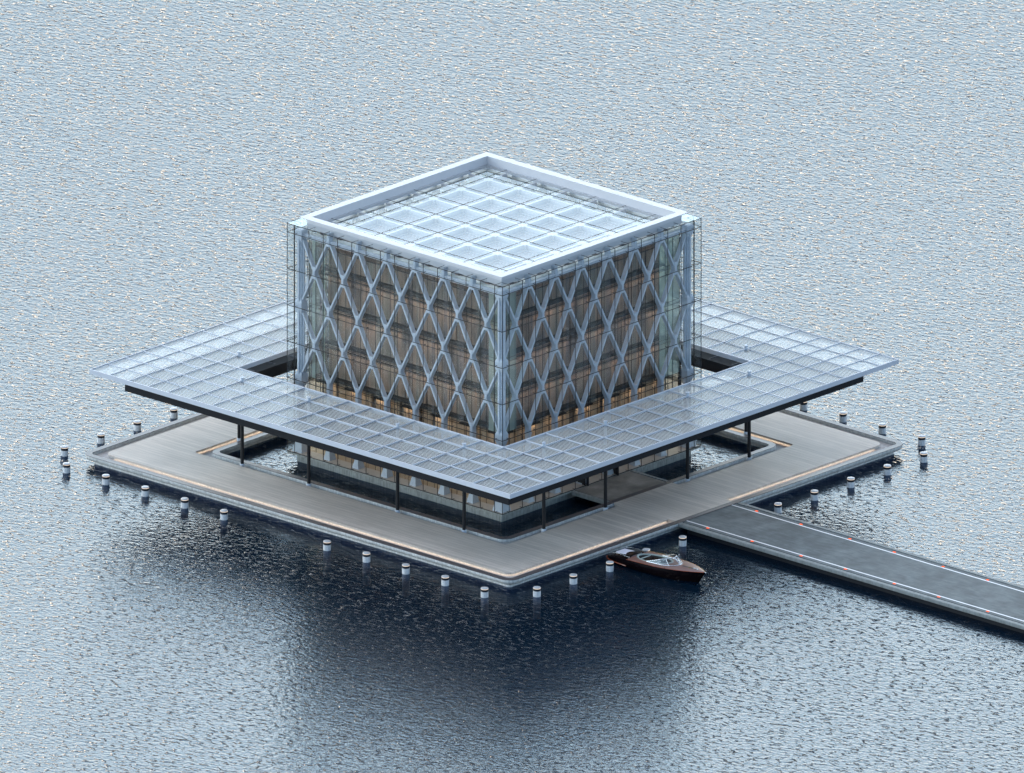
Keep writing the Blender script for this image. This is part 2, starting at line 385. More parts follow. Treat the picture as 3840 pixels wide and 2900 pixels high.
ringbox(b, 26.82, 25.75, .62, .664, .54, .81); b.build('gutter_bed', M_GRAVEL, plat)
b = MB(); ringbox(b, 20.01, 19.01, .62, .664, .29, 1.11); b.build('gutter_bed', M_GRAVEL, plat)
b = MB()
ringbox(b, 25.86, 19.90, .82, 1.0, .9, .3)
b.build('deck', M_DECK, plat)
b = MB(); b.box(25.862, 26.822, -3.93, 3.93, .66, 1.0); b.build('deck_crossing', M_DECK, plat)
b = MB(); b.box(19.008, 19.898, -4.0, 4.0, .66, 1.0); b.build('deck_crossing', M_DECK, plat)
def strip_path(h, r, pts_side, n=8):
    pass
def ribbon(mb, pts, nrm, w, z0, z1):
    """thin light strip following pts (2-D), w wide towards nrm side"""
    L_ = []; 
    for i, p in enumerate(pts):
        a = Vector(pts[max(i - 1, 0)]); c = Vector(pts[min(i + 1, len(pts) - 1)])
        t = (c - a).normalized(); q = Vector((t.y, -t.x)) * nrm
        L_.append((Vector(p), Vector(p) + q * w))
    for (p0, q0), (p1, q1) in zip(L_, L_[1:]):
        mb.quad([(p0.x, p0.y, z1), (q0.x, q0.y, z1), (q1.x, q1.y, z1), (p1.x, p1.y, z1)])
h = 25.76; r = .85
arc = [(h - r + r * math.cos(R(-90 + 90 * k / 8)), -(h - r) + r * math.sin(R(-90 + 90 * k / 8))) for k in range(9)]
b = MB(); ribbon(b, [(-24.6, -h)] + arc + [(h, -4.1)], 1, .085, .795, .815); b.build('light_strip', M_STRIP, plat)
b = MB(); ribbon(b, [(h, 4.1), (h, 24.6)], 1, .085, .795, .815); b.build('light_strip', M_STRIP, plat)
h = 20.0
b = MB(); ribbon(b, [(-h, -19.8), (-h, 19.6)], 1, .085, .795, .815); b.build('light_strip', M_STRIP, plat)
b = MB(); ribbon(b, [(-19.6, h), (19.8, h)], 1, .085, .795, .815); b.build('light_strip', M_STRIP, plat)

# ------------------------------------------------------------------ canopy
CZ = 9.34; CO = 26.85; CI = 17.0; BW = 9.85 / 4
can = empty('canopy', (0, 0, 1.0), 'square louvred glass canopy ring on slim dark columns, around the glass building', 'canopy')
Z = lambda z: z - 1.0                                    # canopy children live in its own space (origin on the deck)
lines = [-CO + BW * k for k in range(5)] + [-CI + 34.0 / 12 * k for k in range(1, 12)] + [CI + BW * k for k in range(5)]
lines = sorted(set(round(v, 4) for v in lines))
b = MB()
bw = .042
def inring(x, y): return max(abs(x), abs(y)) > CI - .01
for v in lines:
    if abs(v) >= CO - .01: continue
    segs = [(-CO + .1, CO - .1)] if abs(v) >= CI - .01 else [(-CO + .1, -CI - .1), (CI + .1, CO - .1)]
    for s0, s1 in segs:
        b.box(v - bw, v + bw, s0, s1, Z(CZ - .17), Z(CZ - .012))                 # bars across the louvres (Y)
        b.box(s0, s1, v - bw, v + bw, Z(CZ - .17), Z(CZ - .016))                 # bars along the louvres (X)
b.build('roof_grid', M_FASC, can)
for k in range(4):
    b = MB(); b.box(-CO, CO - .1, -CO, -CO + .1, Z(CZ - .46), Z(CZ)); b.build('fascia', M_FASC, can, rot=k * math.pi / 2)
for k in range(4):
    b = MB(); b.box(-CI, CI + .1, -CI - .1, -CI, Z(CZ - .46), Z(CZ)); b.build('inner_fascia', M_FASC, can, rot=k * math.pi / 2)
areas = [(-CO, CO, -CO, -CI), (-CO, CO, CI, CO), (-CO, -CI, -CI, CI), (CI, CO, -CI, CI)]
for (x0, x1, y0, y1) in areas:
    e = .1
    xa = x0 + e if x0 == -CO else x0 - (e if x0 == -CI else -e); xb = x1 - e if x1 == CO else x1 + (-e if x1 == -CI else e)
    xa = x0 + e if abs(x0) == CO else (x0 + e if x0 == CI else x0); xb = x1 - e if abs(x1) == CO else (x1 - e if x1 == -CI else x1)
    ya = y0 + e if abs(y0) == CO else (y0 + e if y0 == CI else y0); yb = y1 - e if abs(y1) == CO else (y1 - e if y1 == -CI else y1)
    b = MB(); b.quad([(xa, ya, Z(CZ - .06)), (xb, ya, Z(CZ - .06)), (xb, yb, Z(CZ - .06)), (xa, yb, Z(CZ - .06))])
    b.build('glass_panel', M_CGLASS, can)
    b = MB()
    ny = int(round((yb - ya) / .281)); st = (yb - ya) / ny
    for i in range(ny):
        yy = ya + st * (i + .5)
        b.box(xa, xb, yy - st * .26, yy + st * .26, Z(CZ - .19), Z(CZ - .178))
    b.build('louvres', M_LOUVRE, can)
BT, BB = CZ - 1.15, CZ - 2.2
b = MB(); ringbox(b, 24.5, 24.1, Z(BB), Z(BT)); b.build('outer_beam', M_DARK, can)
b = MB(); ringbox(b, 17.4, 17.0, Z(BB), Z(BT)); b.build('inner_beam', M_DARK, can)
b = MB(); ringbox(b, 24.1, 17.4, Z(BB + .1), Z(BB + .16)); b.build('soffit', M_DARK, can)
b = MB()
for v in lines:
    if abs(v) > 24.2: continue
    segs = [(-24.1, 24.1)] if abs(v) > 17.3 else [(-24.1, -17.4), (17.4, 24.1)]
    for s0, s1 in segs:
        b.box(v - .03, v + .03, s0, s1, Z(BT - .14), Z(BT - .02)); b.box(s0, s1, v - .03, v + .03, Z(BT - .15), Z(BT - .024))
b.build('joists', surf('joist_steel', (.10, .11, .13), .4), can)
b = MB(); b2 = MB()
cpos = []
for s in (-1, 1):
    for t in (-14.17, -5.67, 5.67, 14.17):
        cpos += [(t, s * 19.46), (s * 19.46, t)]
cm = MB(); cm.lathe([(.166, .09), (.166, BB - 1.0)], n=20)
proto = cm.build('column', M_COLUMN, can, smooth=True)
km = MB(); km.lathe([(.235, -.34), (.235, .06), (.20, .09), (.10, .09)], n=20)
pb = km.build('base', M_STEEL, proto, smooth=True)
tm = MB(); tm.lathe([(.15, BB - 1.0), (.15, CZ - 1.0 + .20), (.20, CZ - 1.0 + .205), (.20, CZ - 1.0 + .30)], n=20)
pt = tm.build('cap', M_STEEL, proto, smooth=True)
for i, (x, y) in enumerate(cpos):
    if i == 0: o = proto
    else:
        o = proto.copy(); col.objects.link(o); o.parent = can
        for ch in (pb, pt):
            c = ch.copy(); col.objects.link(c); c.parent = o
    o.location = (x, y, 0)

# ------------------------------------------------------------------ glass building
bld = empty('glass_building', (0, 0, 0), 'cube-shaped glass building with white diagonal lattice frame on a low concrete base', 'building')
GB, GT = 1.02, 23.58
LV = [22.70, 19.10, 15.50, 11.90, 8.30]
b = MB(); b.loft([rsq(13.1, .12, -1.8), rsq(13.1, .12, .62), rsq(13.74, .12, .84), rsq(13.75, .12, 1.0)], caps=True); b.build('plinth', M_PLINTH, bld)
b = MB(); b.box(-13.68, 13.68, -13.68, 13.68, 1.001, 1.02); b.build('floor', M_FLOOR, bld)
joints = [-12.77 + 1.8243 * k for k in range(15)]
G2 = 13.75
for k in range(4):
    rot = k * math.pi / 2
    b = MB(); b.quad([(-G2, -G2, GB), (G2, -G2, GB), (G2, -G2, GT), (-G2, -G2, GT)])
    gw = b.build('glass_wall', M_GLASS, bld, rot=rot)
    b = MB(); e = .026
    for x in joints + [-G2 + .03]:
        b.box(x - e, x + e, -G2 - .012, -G2 + .03, GB, GT)
    for z in LV + [GT - .02, 4.70, GB + .03]:
        if z == 4.70: continue
        b.box(-G2, G2 - .035, -G2 - .015, -G2 + .027, z - e - .004, z + e + .004)
        for x in joints:
            ln = .95 if z > 23 else .36
            b.box(x - .016, x + .016, -G2 + .031, -G2 + ln, z - .02, z + .02)
    b.build('glazing_joints', M_BLACK, gw)
    # glass fins standing inside the ground floor and under the top
    for x in joints:
        b = MB(); b.quad([(x, -G2 + .04, GT - .05), (x, -G2 + .95, GT - .05), (x, -G2 + .95, 22.75), (x, -G2 + .04, 22.75)])
        b.build('glass_fin', M_GLASS, gw)
b = MB(); b.loft([rsq(13.73, 0, GT - .001), rsq(12.47, 0, GT - .001)]); b.build('glass_ledge', M_GLASS, bld)

# lattice: on every face diagonals zigzag between the joint levels
HD = 12.8; BAY = 25.6 / 7
full = [-HD + BAY * k for k in range(8)]
half = [-HD + BAY * (k + .5) for k in range(7)]
def P(s, z, k):                                             # point on face k's lattice plane
    return Matrix.Rotation(k * math.pi / 2, 3, 'Z') @ Vector((s, -HD, z))
def brace_mb(k, a, c):
    m = MB(); nrm = Matrix.Rotation(k * math.pi / 2, 3, 'Z') @ Vector((0, -1, 0))
    A = P(a[0], a[1], k); C = P(c[0], c[1], k); d = (C - A).normalized()
    A += d * .30; C -= d * .30
    sd_ = d.cross(nrm)
    m.bar(A + nrm * .205, C + nrm * .205, .18, .06, sd_)      # front flange
    m.bar(A, C, .13, .35, sd_)                                 # web box
    m.bar(A - nrm * .205, C - nrm * .205, .18, .06, sd_)      # back flange
    return m
for k in range(4):
    lat = MB()
    nrm = Matrix.Rotation(k * math.pi / 2, 3, 'Z') @ Vector((0, -1, 0)); tan = Matrix.Rotation(k * math.pi / 2, 3, 'Z') @ Vector((1, 0, 0))
    # edge beam along the top
    lat.bar(P(-HD, 22.42, k), P(HD, 22.42, k), .34, .30, (0, 0, 1))
    lat.bar(P(-HD, 22.61, k) + nrm * .06, P(HD, 22.61, k) + nrm * .06, .04, .44, (0, 0, 1))
    face = lat.build('lattice_frame', M_STEEL, bld)
    for x in full[1:-1]:
        m = MB(); p = P(x, 0, k)
        m.bar(p + Vector((0, 0, 22.15)), p + Vector((0, 0, 23.05)), .34, .50, tan)
        m.bar(p + Vector((0, 0, 22.95)) - nrm * .05, p + Vector((0, 0, 23.40)) - nrm * .05, .26, .55, tan)
        m.build('top_stub', M_STEEL, face)
        m = MB()
        m.bar(p + Vector((0, 0, 2.3)), p + Vector((0, 0, 8.6)), .34, .50, tan)
        q = [Vector((0, 0, 0))]
        A = []
        for (w, dd, z) in ((.17, .25, 2.35), (.19, .27, 2.0), (.40, .46, GB + .002)):
            A.append([p + tan * w * sx + nrm * dd * sy + Vector((0, 0, z)) for sx, sy in ((-1, -1), (1, -1), (1, 1), (-1, 1))])
        m.loft(A, caps=True)
        m.build('post', M_STEEL, face)
    pairs = []
    for i in range(4):
        zt, zb = LV[i], LV[i + 1]
        if i % 2 == 0:
            for j, hx in enumerate(half): pairs += [((full[j], zt), (hx, zb)), ((full[j + 1], zt), (hx, zb))]
        else:
            for j, hx in enumerate(half): pairs += [((hx, zt), (full[j], zb)), ((hx, zt), (full[j + 1], zb))]
    nodes = []
    for i, z in enumerate(LV):
        xs = full[1:-1] if i % 2 == 0 else half
        nodes += [(x, z, i) for x in xs]
    if k < 2:
        for a, c in pairs: brace_mb(k, a, c).build('brace', M_STEEL, face)
        for (x, z, i) in nodes:
            m = MB(); p = P(x, z, k)
            A = []
            for w, zz in ((.22, -.60), (.15, -.30), (.13, 0), (.15, .30), (.22, .60)):
                if i == 0 and zz > .1: continue
                A.append([p + tan * (w + .0) * sx + nrm * .27 * sy + Vector((0, 0, zz)) for sx, sy in ((-1, -1), (1, -1), (1, 1), (-1, 1))])
            m.loft(A, caps=True); m.build('node', M_STEEL, face, smooth=False)
    else:
        m = MB()
        for a, c in pairs:
            q = brace_mb(k, a, c); i0 = len(m.v); m.v += q.v; m.f += [tuple(i0 + t for t in f) for f in q.f]; m.mi += q.mi
        m.build('brace', M_STEEL, face, kind='stuff')
for sx in (-1, 1):
    for sy in (-1, 1):
        m = MB()
        cx, cy_ = sx * HD, sy * HD
        m.box(cx - .26, cx + .26, cy_ - .26, cy_ + .26, GB + .9, 22.95)
        for (ax, ay) in ((1, 0), (0, 1)):                     # raised flanges that give the fluted look
            for t in (-.34, .34):
                m.box(cx + (t if ax else .0) - .09 * 1, cx + (t if ax else 0) + .09, cy_ + (t if ay else 0) - .09, cy_ + (t if ay else 0) + .09, GB + .9, 22.9)
        m.loft([[(cx + a * w, cy_ + c * w, z) for a, c in ((-1, -1), (1, -1), (1, 1), (-1, 1))] for w, z in ((.62, GB + .002), (.42, 2.0), (.30, 2.3))], caps=True)
        for z in (8.3, 15.5, 22.6):
            m.loft([[(cx + a * w, cy_ + c * w, z + dz) for a, c in ((-1, -1), (1, -1), (1, 1), (-1, 1))] for w, dz in ((.30, -.8), (.44, -.35), (.44, .3), (.30, .6 if z < 22 else .4))], caps=True)
        m.build('corner_column', M_STEEL, bld)

# inner envelope of glass strips, floors and core
IW = 12.30
for k in range(4):
    rnd = random.Random(3 + k)
    b = MB(); j = MB(); x = -IW; e = .010
    while x < IW - .05:
        w = rnd.choice((.30, .42, .48, .60)); x2 = min(IW, x + w)
        if IW - x2 < .2: x2 = IW
        t = rnd.choice((1, 1, 1, 4, 2, 1, 1, 4)) if abs(x + .2) < 9.6 else rnd.choice((0, 0, 2))
        b.quad([(x, -IW, 8.35), (x2, -IW, 8.35), (x2, -IW, 22.3), (x, -IW, 22.3)], t)
        b.quad([(x, -IW, GB + .01), (x2, -IW, GB + .01), (x2, -IW, 8.35), (x, -IW, 8.35)], 3)
        x = x2
    iw = b.build('inner_glass_wall', [M_IGA, M_IGB, M_IGC, M_LGLASS, M_IGD], bld, rot=k * math.pi / 2)
    x = -IW
    while x < IW + .01:
        j.box(x - .012, x + .012, -IW - .02, -IW + .02, GB + .01, 22.3); x += IW * 2 / 26
    for z in (19.1, 15.5, 11.9):
        for dz in (-.20, .14): j.box(-IW, IW, -IW - .023, -IW + .023, z + dz - .014, z + dz + .014)
    for z in (8.30, 8.12, 1.9, 4.7): j.box(-IW, IW, -IW - .023, -IW + .023, z - .02, z + .02)
    j.build('mullions', M_BLACK, iw)
for z in (19.1, 15.5, 11.9, 8.3):
    b = MB(); b.box(-11.35, 11.35, -11.35, 11.35, z - .20, z + .10); b.build('floor_slab', M_SLAB, bld)
for k in range(4):
    rnd = random.Random(11 + k)
    for z0, z1 in ((8.5, 11.55), (12.1, 15.15), (15.7, 18.75), (19.3, 22.2)):
        b = MB(); x = -10.9
        while x < 10.85:
            w = rnd.uniform(1.2, 2.6); x2 = min(10.95, x + w); y = -10.95 - rnd.uniform(0, .15)
            b.box(x, x2 - .02, y, y + .08, z0, z1); x = x2
        b.build('interior_screen', M_CURT, bld, rot=k * math.pi / 2)
    b = MB(); x = -10.6
    while x < 10.4:
        w = rnd.uniform(.5, 1.2); x2 = min(10.6, x + w); y = -10.6 - rnd.uniform(0, .7)
        b.box(x, x2 - .04, y, y + .15, GB + .01, 7.9); x = x2
    b.build('lobby_wall', M_LOBBY, bld, rot=k * math.pi / 2)
for z in (22.28, 18.78, 15.18, 11.58):  # hidden lamps added on every upper floor to brighten the brown interior
    for k in range(4):
        b = MB(); b.box(-11.6, 11.3, -11.75, -11.55, z - .08, z); cl_ = b.build('added_lamp_cove', M_SLAB, bld, rot=k * math.pi / 2)
        b = MB(); b.quad([(-11.5, -11.72, z - .085), (11.2, -11.72, z - .085), (11.2, -11.58, z - .085), (-11.5, -11.58, z - .085)]); b.build('added_lamp_strip', M_LAMP, cl_)
for k in range(4):
    for i in range(7):
        x = half[i]
        b = MB(); b.box(x - .95, x + .95, -11.75, -11.35, 7.86, 7.99); cl_ = b.build('ceiling_light', M_SLAB, bld, rot=k * math.pi / 2)
        b = MB(); b.quad([(x - .9, -11.7, 7.85), (x + .9, -11.7, 7.85), (x + .9, -11.4, 7.85), (x - .9, -11.4, 7.85)]); b.build('lamp_panel', M_LAMP, cl_)
# roof
b = MB(); ringbox(b, 12.91, 12.08, 24.07, 24.15)
ringbox(b, 12.43, 12.12, 23.05, 24.07); ringbox(b, 12.12, 11.96, 23.05, 23.30)
b.build('parapet', M_ROOFW, bld, bevel=.012)
b = MB(); b.quad([(-12.08, -12.08, 23.36), (12.08, -12.08, 23.36), (12.08, 12.08, 23.36), (-12.08, 12.08, 23.36)]); b.build('roof_glass', M_RGLASS, bld)
gl = [-9.5 + 3.8 * k for k in range(6)]
b = MB()
for v in gl:
    b.box(v - .022, v + .022, -12.02, 12.02, 23.361, 23.385); b.box(-12.02, 12.02, v - .022, v + .022, 23.361, 23.388)
b.build('roof_glass_joints', M_BLACK, bld)
b = MB()
for v in gl:
    b.box(v - .13, v + .13, -11.95, 11.95, 22.50, 23.05); b.box(-11.95, 11.95, v - .13, v + .13, 22.504, 23.054)
    for w in gl:
        b.loft([[(v + a * t, w + c * t, z) for a, c in ((-1, -1), (1, -1), (1, 1), (-1, 1))] for t, z in ((.36, 22.496), (.36, 23.058))], caps=True)
b.build('coffer_beams', M_COFFER, bld)
b = MB()
b.box(-9.62, 9.62, -9.62, 9.62, 22.40, 22.52)
b.build('ceiling_panel', M_CEIL, bld)
b = MB(); b.box(-11.8, 11.8, -11.8, 11.8, 21.2, 21.3); b.build('dark_void_sheet', M_SLAB, bld)  # dark sheet added so the gaps inside the parapet read as a shaded void
b = MB()
for i in range(5):
    for j_ in range(5):
        cx, cy_ = (gl[i] + gl[i + 1]) / 2, (gl[j_] + gl[j_ + 1]) / 2
        for (h0, h1, z0, z1) in ((1.52, 1.44, 22.525, 22.66), (1.08, 1.03, 22.525, 22.60)):
            m = [[(cx + a * h0, cy_ + c * h0, z0) for a, c in ((-1, -1), (1, -1), (1, 1), (-1, 1))], [(cx + a * h0, cy_ + c * h0, z1) for a, c in ((-1, -1), (1, -1), (1, 1), (-1, 1))],
                 [(cx + a * h1, cy_ + c * h1, z1) for a, c in ((-1, -1), (1, -1), (1, 1), (-1, 1))], [(cx + a * h1, cy_ + c * h1, z0) for a, c in ((-1, -1), (1, -1), (1, 1), (-1, 1))]]
            b.loft(m, closed_profile=True)
b.build('coffer_trim', M_COFFER, bld)
for k in range(4):
    b = MB()
    xs = [-11.4] + [v for v in gl] + [11.4]
    for a, c in zip(xs, xs[1:]):
        b.box(a + .5, c - .5, -11.55, -10.95, 22.30, 22.38)
    b.build('edge_panel', M_PANELW, bld, rot=k * math.pi / 2)
    b = MB(); b.box(-12.2, 12.2, -12.62, -12.15, 22.60, 22.68); b.build('gutter_panel', M_PANELW, bld, rot=k * math.pi / 2)
# entrance portal on the bridge side
b = MB(); b.box(13.70, 13.95, -2.12, -1.98, GB, 4.6); b.box(13.70, 13.95, 2.02, 2.16, GB, 4.6); b.box(13.70, 13.95, -1.98, 2.02, 4.45, 4.6)
b.build('door_frame', M_DARK, bld)
b = MB(); b.box(12.7, 13.68, -2.2, -2.14, GB + .002, 4.45); b.box(12.7, 13.68, 2.18, 2.24, GB + .002, 4.45); b.build('door', M_DARK, bld)

# ------------------------------------------------------------------ bridges
ent = empty('entrance_bridge', (16.1, 0, 0), 'short concrete footbridge slab between the glass building and the platform deck', 'footbridge')
b = MB(); b.box(-2.34, 2.29, -3.75, 3.75, .70, .985); b.build('slab', M_ENTR, ent)
for s in (-1, 1):
    b = MB(); b.box(-2.34, 2.29, s * 3.90, s * 4.22, .62, 1.01); b.build('kerb', M_CAUSE_E, ent, bevel=.02)
    b = MB(); b.box(-2.34, 2.29, s * 3.75, s * 3.90, .66, .86); b.build('drain', M_GROOVE, ent)
cwj = 5.96
cw = empty('causeway', (27.46, 0, 0), 'long grey concrete causeway with white edge lines, running from platform to the right', 'causeway')
CL = 120
b = MB(); b.box(.01, CL, -3.66, 3.66, .62, .965); b.build('roadway', M_CAUSE, cw)
b = MB(); x = cwj
while x < CL:
    b.box(x - .012, x + .012, -3.04, 3.04, .9652, .9662); x += cwj
b.build('expansion_joints', M_GROOVE, cw)
b = MB(); b.box(.6, CL, -3.7, 3.7, -.9, .61); b.build('underside_shade_body', M_DARK, cw)  # dark body added to turn the shadow and reflection below the slab solid black
for s in (-1, 1):
    b = MB()
    y0, y1 = s * 3.84, s * 4.28
    b.loft([[(x, y0, .60), (x, y0, .985), (x, s * 4.22, .985), (x, y1, .93), (x, y1, .66), (x, s * 4.12, .56)] for x in (.01, CL)], caps=True)
    b.build('kerb', M_CAUSE_E, cw)
    b = MB(); b.box(.01, CL, s * 3.66, s * 3.84, .62, .84); b.build('drain', M_GROOVE, cw)
    b = MB(); b.box(.012, CL, s * 3.12 - .08, s * 3.12 + .08, .9655, .970); b.build('edge_line', M_LINE, cw)
    x = 30.4 - 27.46; i = 0
    while x < CL - 2:
        m = MB(); m.loft([[(x + a * w, s * 3.37 + c * v, z) for a, c in ((-1, -1), (1, -1), (1, 1), (-1, 1))] for w, v, z in ((.15, .10, .966), (.14, .09, .995), (.08, .06, 1.005))], caps=True)
        m.build('marker_light', M_STUD, cw)
        x += 5.67 if i % 2 == 0 else 6.25; i += 1

# ------------------------------------------------------------------ bollards
ORD = ['first', 'second', 'third', 'fourth', 'fifth']
steps = [6.58 + 5.03 * k for k in range(5)]
BL = 30.17
spots = []
for k in range(5):
    spots.append((-steps[4 - k], -BL, f'{ORD[k]} lit bollard from the platform\'s left tip, along its front left side'))
for k in range(5):
    spots.append((steps[4 - k], -BL, f'{ORD[k]} lit bollard left of the platform\'s nearest corner, in dark reflected water'))
rl = ['first lit bollard right of the platform\'s nearest corner, in dark water',
      'second lit bollard right of the platform\'s nearest corner, before the boat',
      'lit bollard standing in front of the wooden boat\'s stern',
      'lit bollard mostly hidden behind the wooden boat, only its cap showing',
      'lit bollard between the wooden boat\'s windscreen and the causeway']
for k in range(5): spots.append((BL, -steps[4 - k], rl[k]))
rr_ = ['lit bollard closest behind the far edge of the causeway', 'second lit bollard behind the causeway, on the right platform side',
       'third lit bollard behind the causeway, on the right platform side', 'fourth lit bollard behind the causeway, next to the right tip',
       'lit bollard nearest the platform\'s right tip, front one of a close pair']
for k in range(5): spots.append((BL, steps[k], rr_[k]))
bl_ = ['lit bollard off the platform\'s left tip, rear one of a close pair', 'second lit bollard along the platform\'s back left edge, partly behind its rim',
       'third lit bollard along the platform\'s back left edge, partly behind its rim', 'topmost lit bollard on the left, under the canopy\'s dark beam']
for k in range(4): spots.append((-BL, -steps[4 - k], bl_[k]))
br_ = ['lit bollard off the platform\'s right tip, rear one of a close pair', 'second lit bollard along the platform\'s back right edge, left of the rear tip one',
       'third lit bollard along the platform\'s back right edge, above its rim', 'topmost lit bollard on the right, just under the canopy\'s edge beam']
for k in range(4): spots.append((steps[4 - k], BL, br_[k]))
BR = .362
bo = empty('bollard', (0, 0, 0), 'x', 'bollard', 'bollards standing in the water around the platform')
m = MB(); m.lathe([(BR, -2.2), (BR, .55)], n=32); c1 = m.build('shaft', M_SHAFT, bo, smooth=True)
m = MB(); m.lathe([(BR - .03, .55), (BR - .012, .555), (BR - .012, .775), (BR - .02, .785)], n=32); c2 = m.build('band', M_BAND, bo, smooth=True)
m = MB(); m.lathe([(BR - .02, .785), (BR - .005, .787), (BR - .005, .825), (BR - .02, .827)], n=32); c3 = m.build('light_ring', M_RING, bo, smooth=True)
m = MB(); m.lathe([(BR - .02, .827), (BR, .832), (BR, .865), (BR - .02, .89), (BR - .08, .91), (BR - .18, .925), (.02, .93)], n=32); c4 = m.build('cap', M_CAP, bo, smooth=True)
for i, (x, y, lab) in enumerate(spots):
    if i == 0: o = bo
    else:
        o = bo.copy(); col.objects.link(o)
        for ch in (c1, c2, c3, c4):
            c = ch.copy(); col.objects.link(c); c.parent = o
    o.location = (x, y, 0); o.rotation_euler = (0, 0, random.uniform(0, 6.28)); o['label'] = lab

# ------------------------------------------------------------------ motorboat
boat = empty('motorboat', (27.9, -13.4, 0), 'open wooden motorboat with dark hull and chrome windscreen, moored in front of the platform', 'boat')
M_HULL = surf('dark_hull_lacquer', (.005, .003, .004), .2, spec=.15, coat=0.0, var=.1, scale=1)
M_MAHO = surf('mahogany_deck', (.20, .105, .085), .35, var=.22, vscale=(.6, 9, 1), scale=2, coat=.15)
M_TRIM = surf('red_wood_trim', (.30, .07, .03), .25, coat=.5)
M_PAD = surf('lilac_white_sunpad', (.58, .58, .66), .6, var=.05, scale=3)
M_SEAT = surf('grey_green_upholstery', (.24, .30, .29), .5, var=.08, scale=4)
M_INT = surf('dark_cockpit', (.02, .025, .03), .6)
M_CHROME = surf('chrome', (.50, .52, .55), .25, metal=1.0)
M_BRASS = surf('brass_bar', (.75, .52, .2), .25, metal=1.0)
M_BGLASS = glass('windscreen_glass', (.80, .84, .86), f0=.08)
st = [(0, 1.10, .56), (.4, 1.28, .62), (1.2, 1.44, .71), (2.4, 1.57, .82), (3.6, 1.64, .90), (5, 1.66, .95), (6.4, 1.62, .99), (7.6, 1.50, 1.03), (8.8, 1.24, 1.07), (9.8, .90, 1.10), (10.6, .52, 1.12), (11.15, .22, 1.13), (11.5, .02, 1.13)]
def lerp_st(u):
    for (a, c) in zip(st, st[1:]):
        if a[0] <= u <= c[0]:
            t = (u - a[0]) / (c[0] - a[0]); return a[1] + (c[1] - a[1]) * t, a[2] + (c[2] - a[2]) * t
    return st[-1][1:]
def hx(u, z, g): return u - (g - z) / g * .85 * (u / 11.5) ** 4 + (g - z) * .0
b = MB(); sec = []
for u, hb, g in st:
    pr = []
    for fb, z in ((1.0, g), (1.015, g * .8), (.99, g * .5), (.93, g * .2), (.84, -.05), (.55, -.35), (0.0, -.48)):
        pr.append((fb * hb, z))
    row = [(hx(u, z, g), y, z) for y, z in pr] + [(hx(u, z, g), -y, z) for y, z in reversed(pr[:-1])]
    sec.append(row)
b.loft(sec, caps=True)
# open top is part of the same loop, so the hull is closed; the deck sits just above it
b.build('hull', M_HULL, boat, smooth=True)
def deck_z(u, y):
    hb, g = lerp_st(u); return g + .07 * (1 - (y / max(hb, .05)) ** 2) + .012
CU, CA, CB = 5.05, 2.15, 1.08       # cockpit ellipse centre and half sizes
b = MB()
us = [2.85 + i * .18 for i in range(49)]; us[-1] = 11.49
nj = 14
def in_c(u, y): return ((u - CU) / CA) ** 2 + (y / CB) ** 2 < 1
grid = [[(u, (lerp_st(u)[0] + .01) * (-1 + 2 * j / nj)) for j in range(nj + 1)] for u in us]
rim = [(CU + CA * math.cos(2 * math.pi * k / 48), CB * math.sin(2 * math.pi * k / 48)) for k in range(48)]
# mahogany deck: strips from the cockpit rim out to the gunwale, then the plain foredeck
outr = []
for k in range(48):
    a = 2 * math.pi * k / 48; ca, sa = math.cos(a), math.sin(a)
    lo, hi = 1.0, 3.0
    for _ in range(30):
        mid = (lo + hi) / 2; u, y = CU + CA * ca * mid, CB * sa * mid
        if u < 2.85 or u > 7.6 or abs(y) > lerp_st(min(max(u, 0), 11.5))[0] + .01: hi = mid
        else: lo = mid
    outr.append((CU + CA * ca * lo, CB * sa * lo))
for k in range(48):
    k2 = (k + 1) % 48
    steps_ = 4
    for q in range(steps_):
        t0, t1 = q / steps_, (q + 1) / steps_
        def mixp(a, c, t): u = a[0] + (c[0] - a[0]) * t; y = a[1] + (c[1] - a[1]) * t; return (u, y, deck_z(min(u, 11.49), y))
        b.quad([mixp(rim[k], outr[k], t0), mixp(rim[k], outr[k], t1), mixp(rim[k2], outr[k2], t1), mixp(rim[k2], outr[k2], t0)])
fu = [7.6 + i * .3 for i in range(13)] + [11.49]
for u0, u1 in zip(fu, fu[1:]):
    for j in range(nj):
        ys = lambda u, jj: (lerp_st(u)[0] + .01) * (-1 + 2 * jj / nj)
        b.quad([(u0, ys(u0, j), deck_z(u0, ys(u0, j))), (u1, ys(u1, j), deck_z(u1, ys(u1, j))), (u1, ys(u1, j + 1), deck_z(u1, ys(u1, j + 1))), (u0, ys(u0, j + 1), deck_z(u0, ys(u0, j + 1)))])
b.build('deck', M_MAHO, boat, smooth=True)
b = MB()     # dark rounded after deck
au = [0.02 + i * .2 for i in range(15)]; au[-1] = 2.85
for u0, u1 in zip(au, au[1:]):
    for j in range(nj):
        ys = lambda u, jj: (lerp_st(u)[0] + .008) * (-1 + 2 * jj / nj)
        zz = lambda u, y: lerp_st(u)[1] + .15 * (1 - (y / (lerp_st(u)[0])) ** 2) * min(1, u / .8)
        b.quad([(u0, ys(u0, j), zz(u0, ys(u0, j))), (u1, ys(u1, j), zz(u1, ys(u1, j))), (u1, ys(u1, j + 1), zz(u1, ys(u1, j + 1))), (u0, ys(u0, j + 1), zz(u0, ys(u0, j + 1)))])
b.build('after_deck', M_HULL, boat, smooth=True)
b = MB()
pts = [[(u, y * w, .80 + .05 * math.sin((u - .6) * 1.3) + dz) for u, y in ((.62, -.62), (.62, .62), (2.75, .72), (2.75, -.72))] for w, dz in ((1, -.05), (1, .05), (.94, .09))]
b.loft(pts, caps=True); b.build('sunpad', M_PAD, boat, bevel=.03)
b = MB()
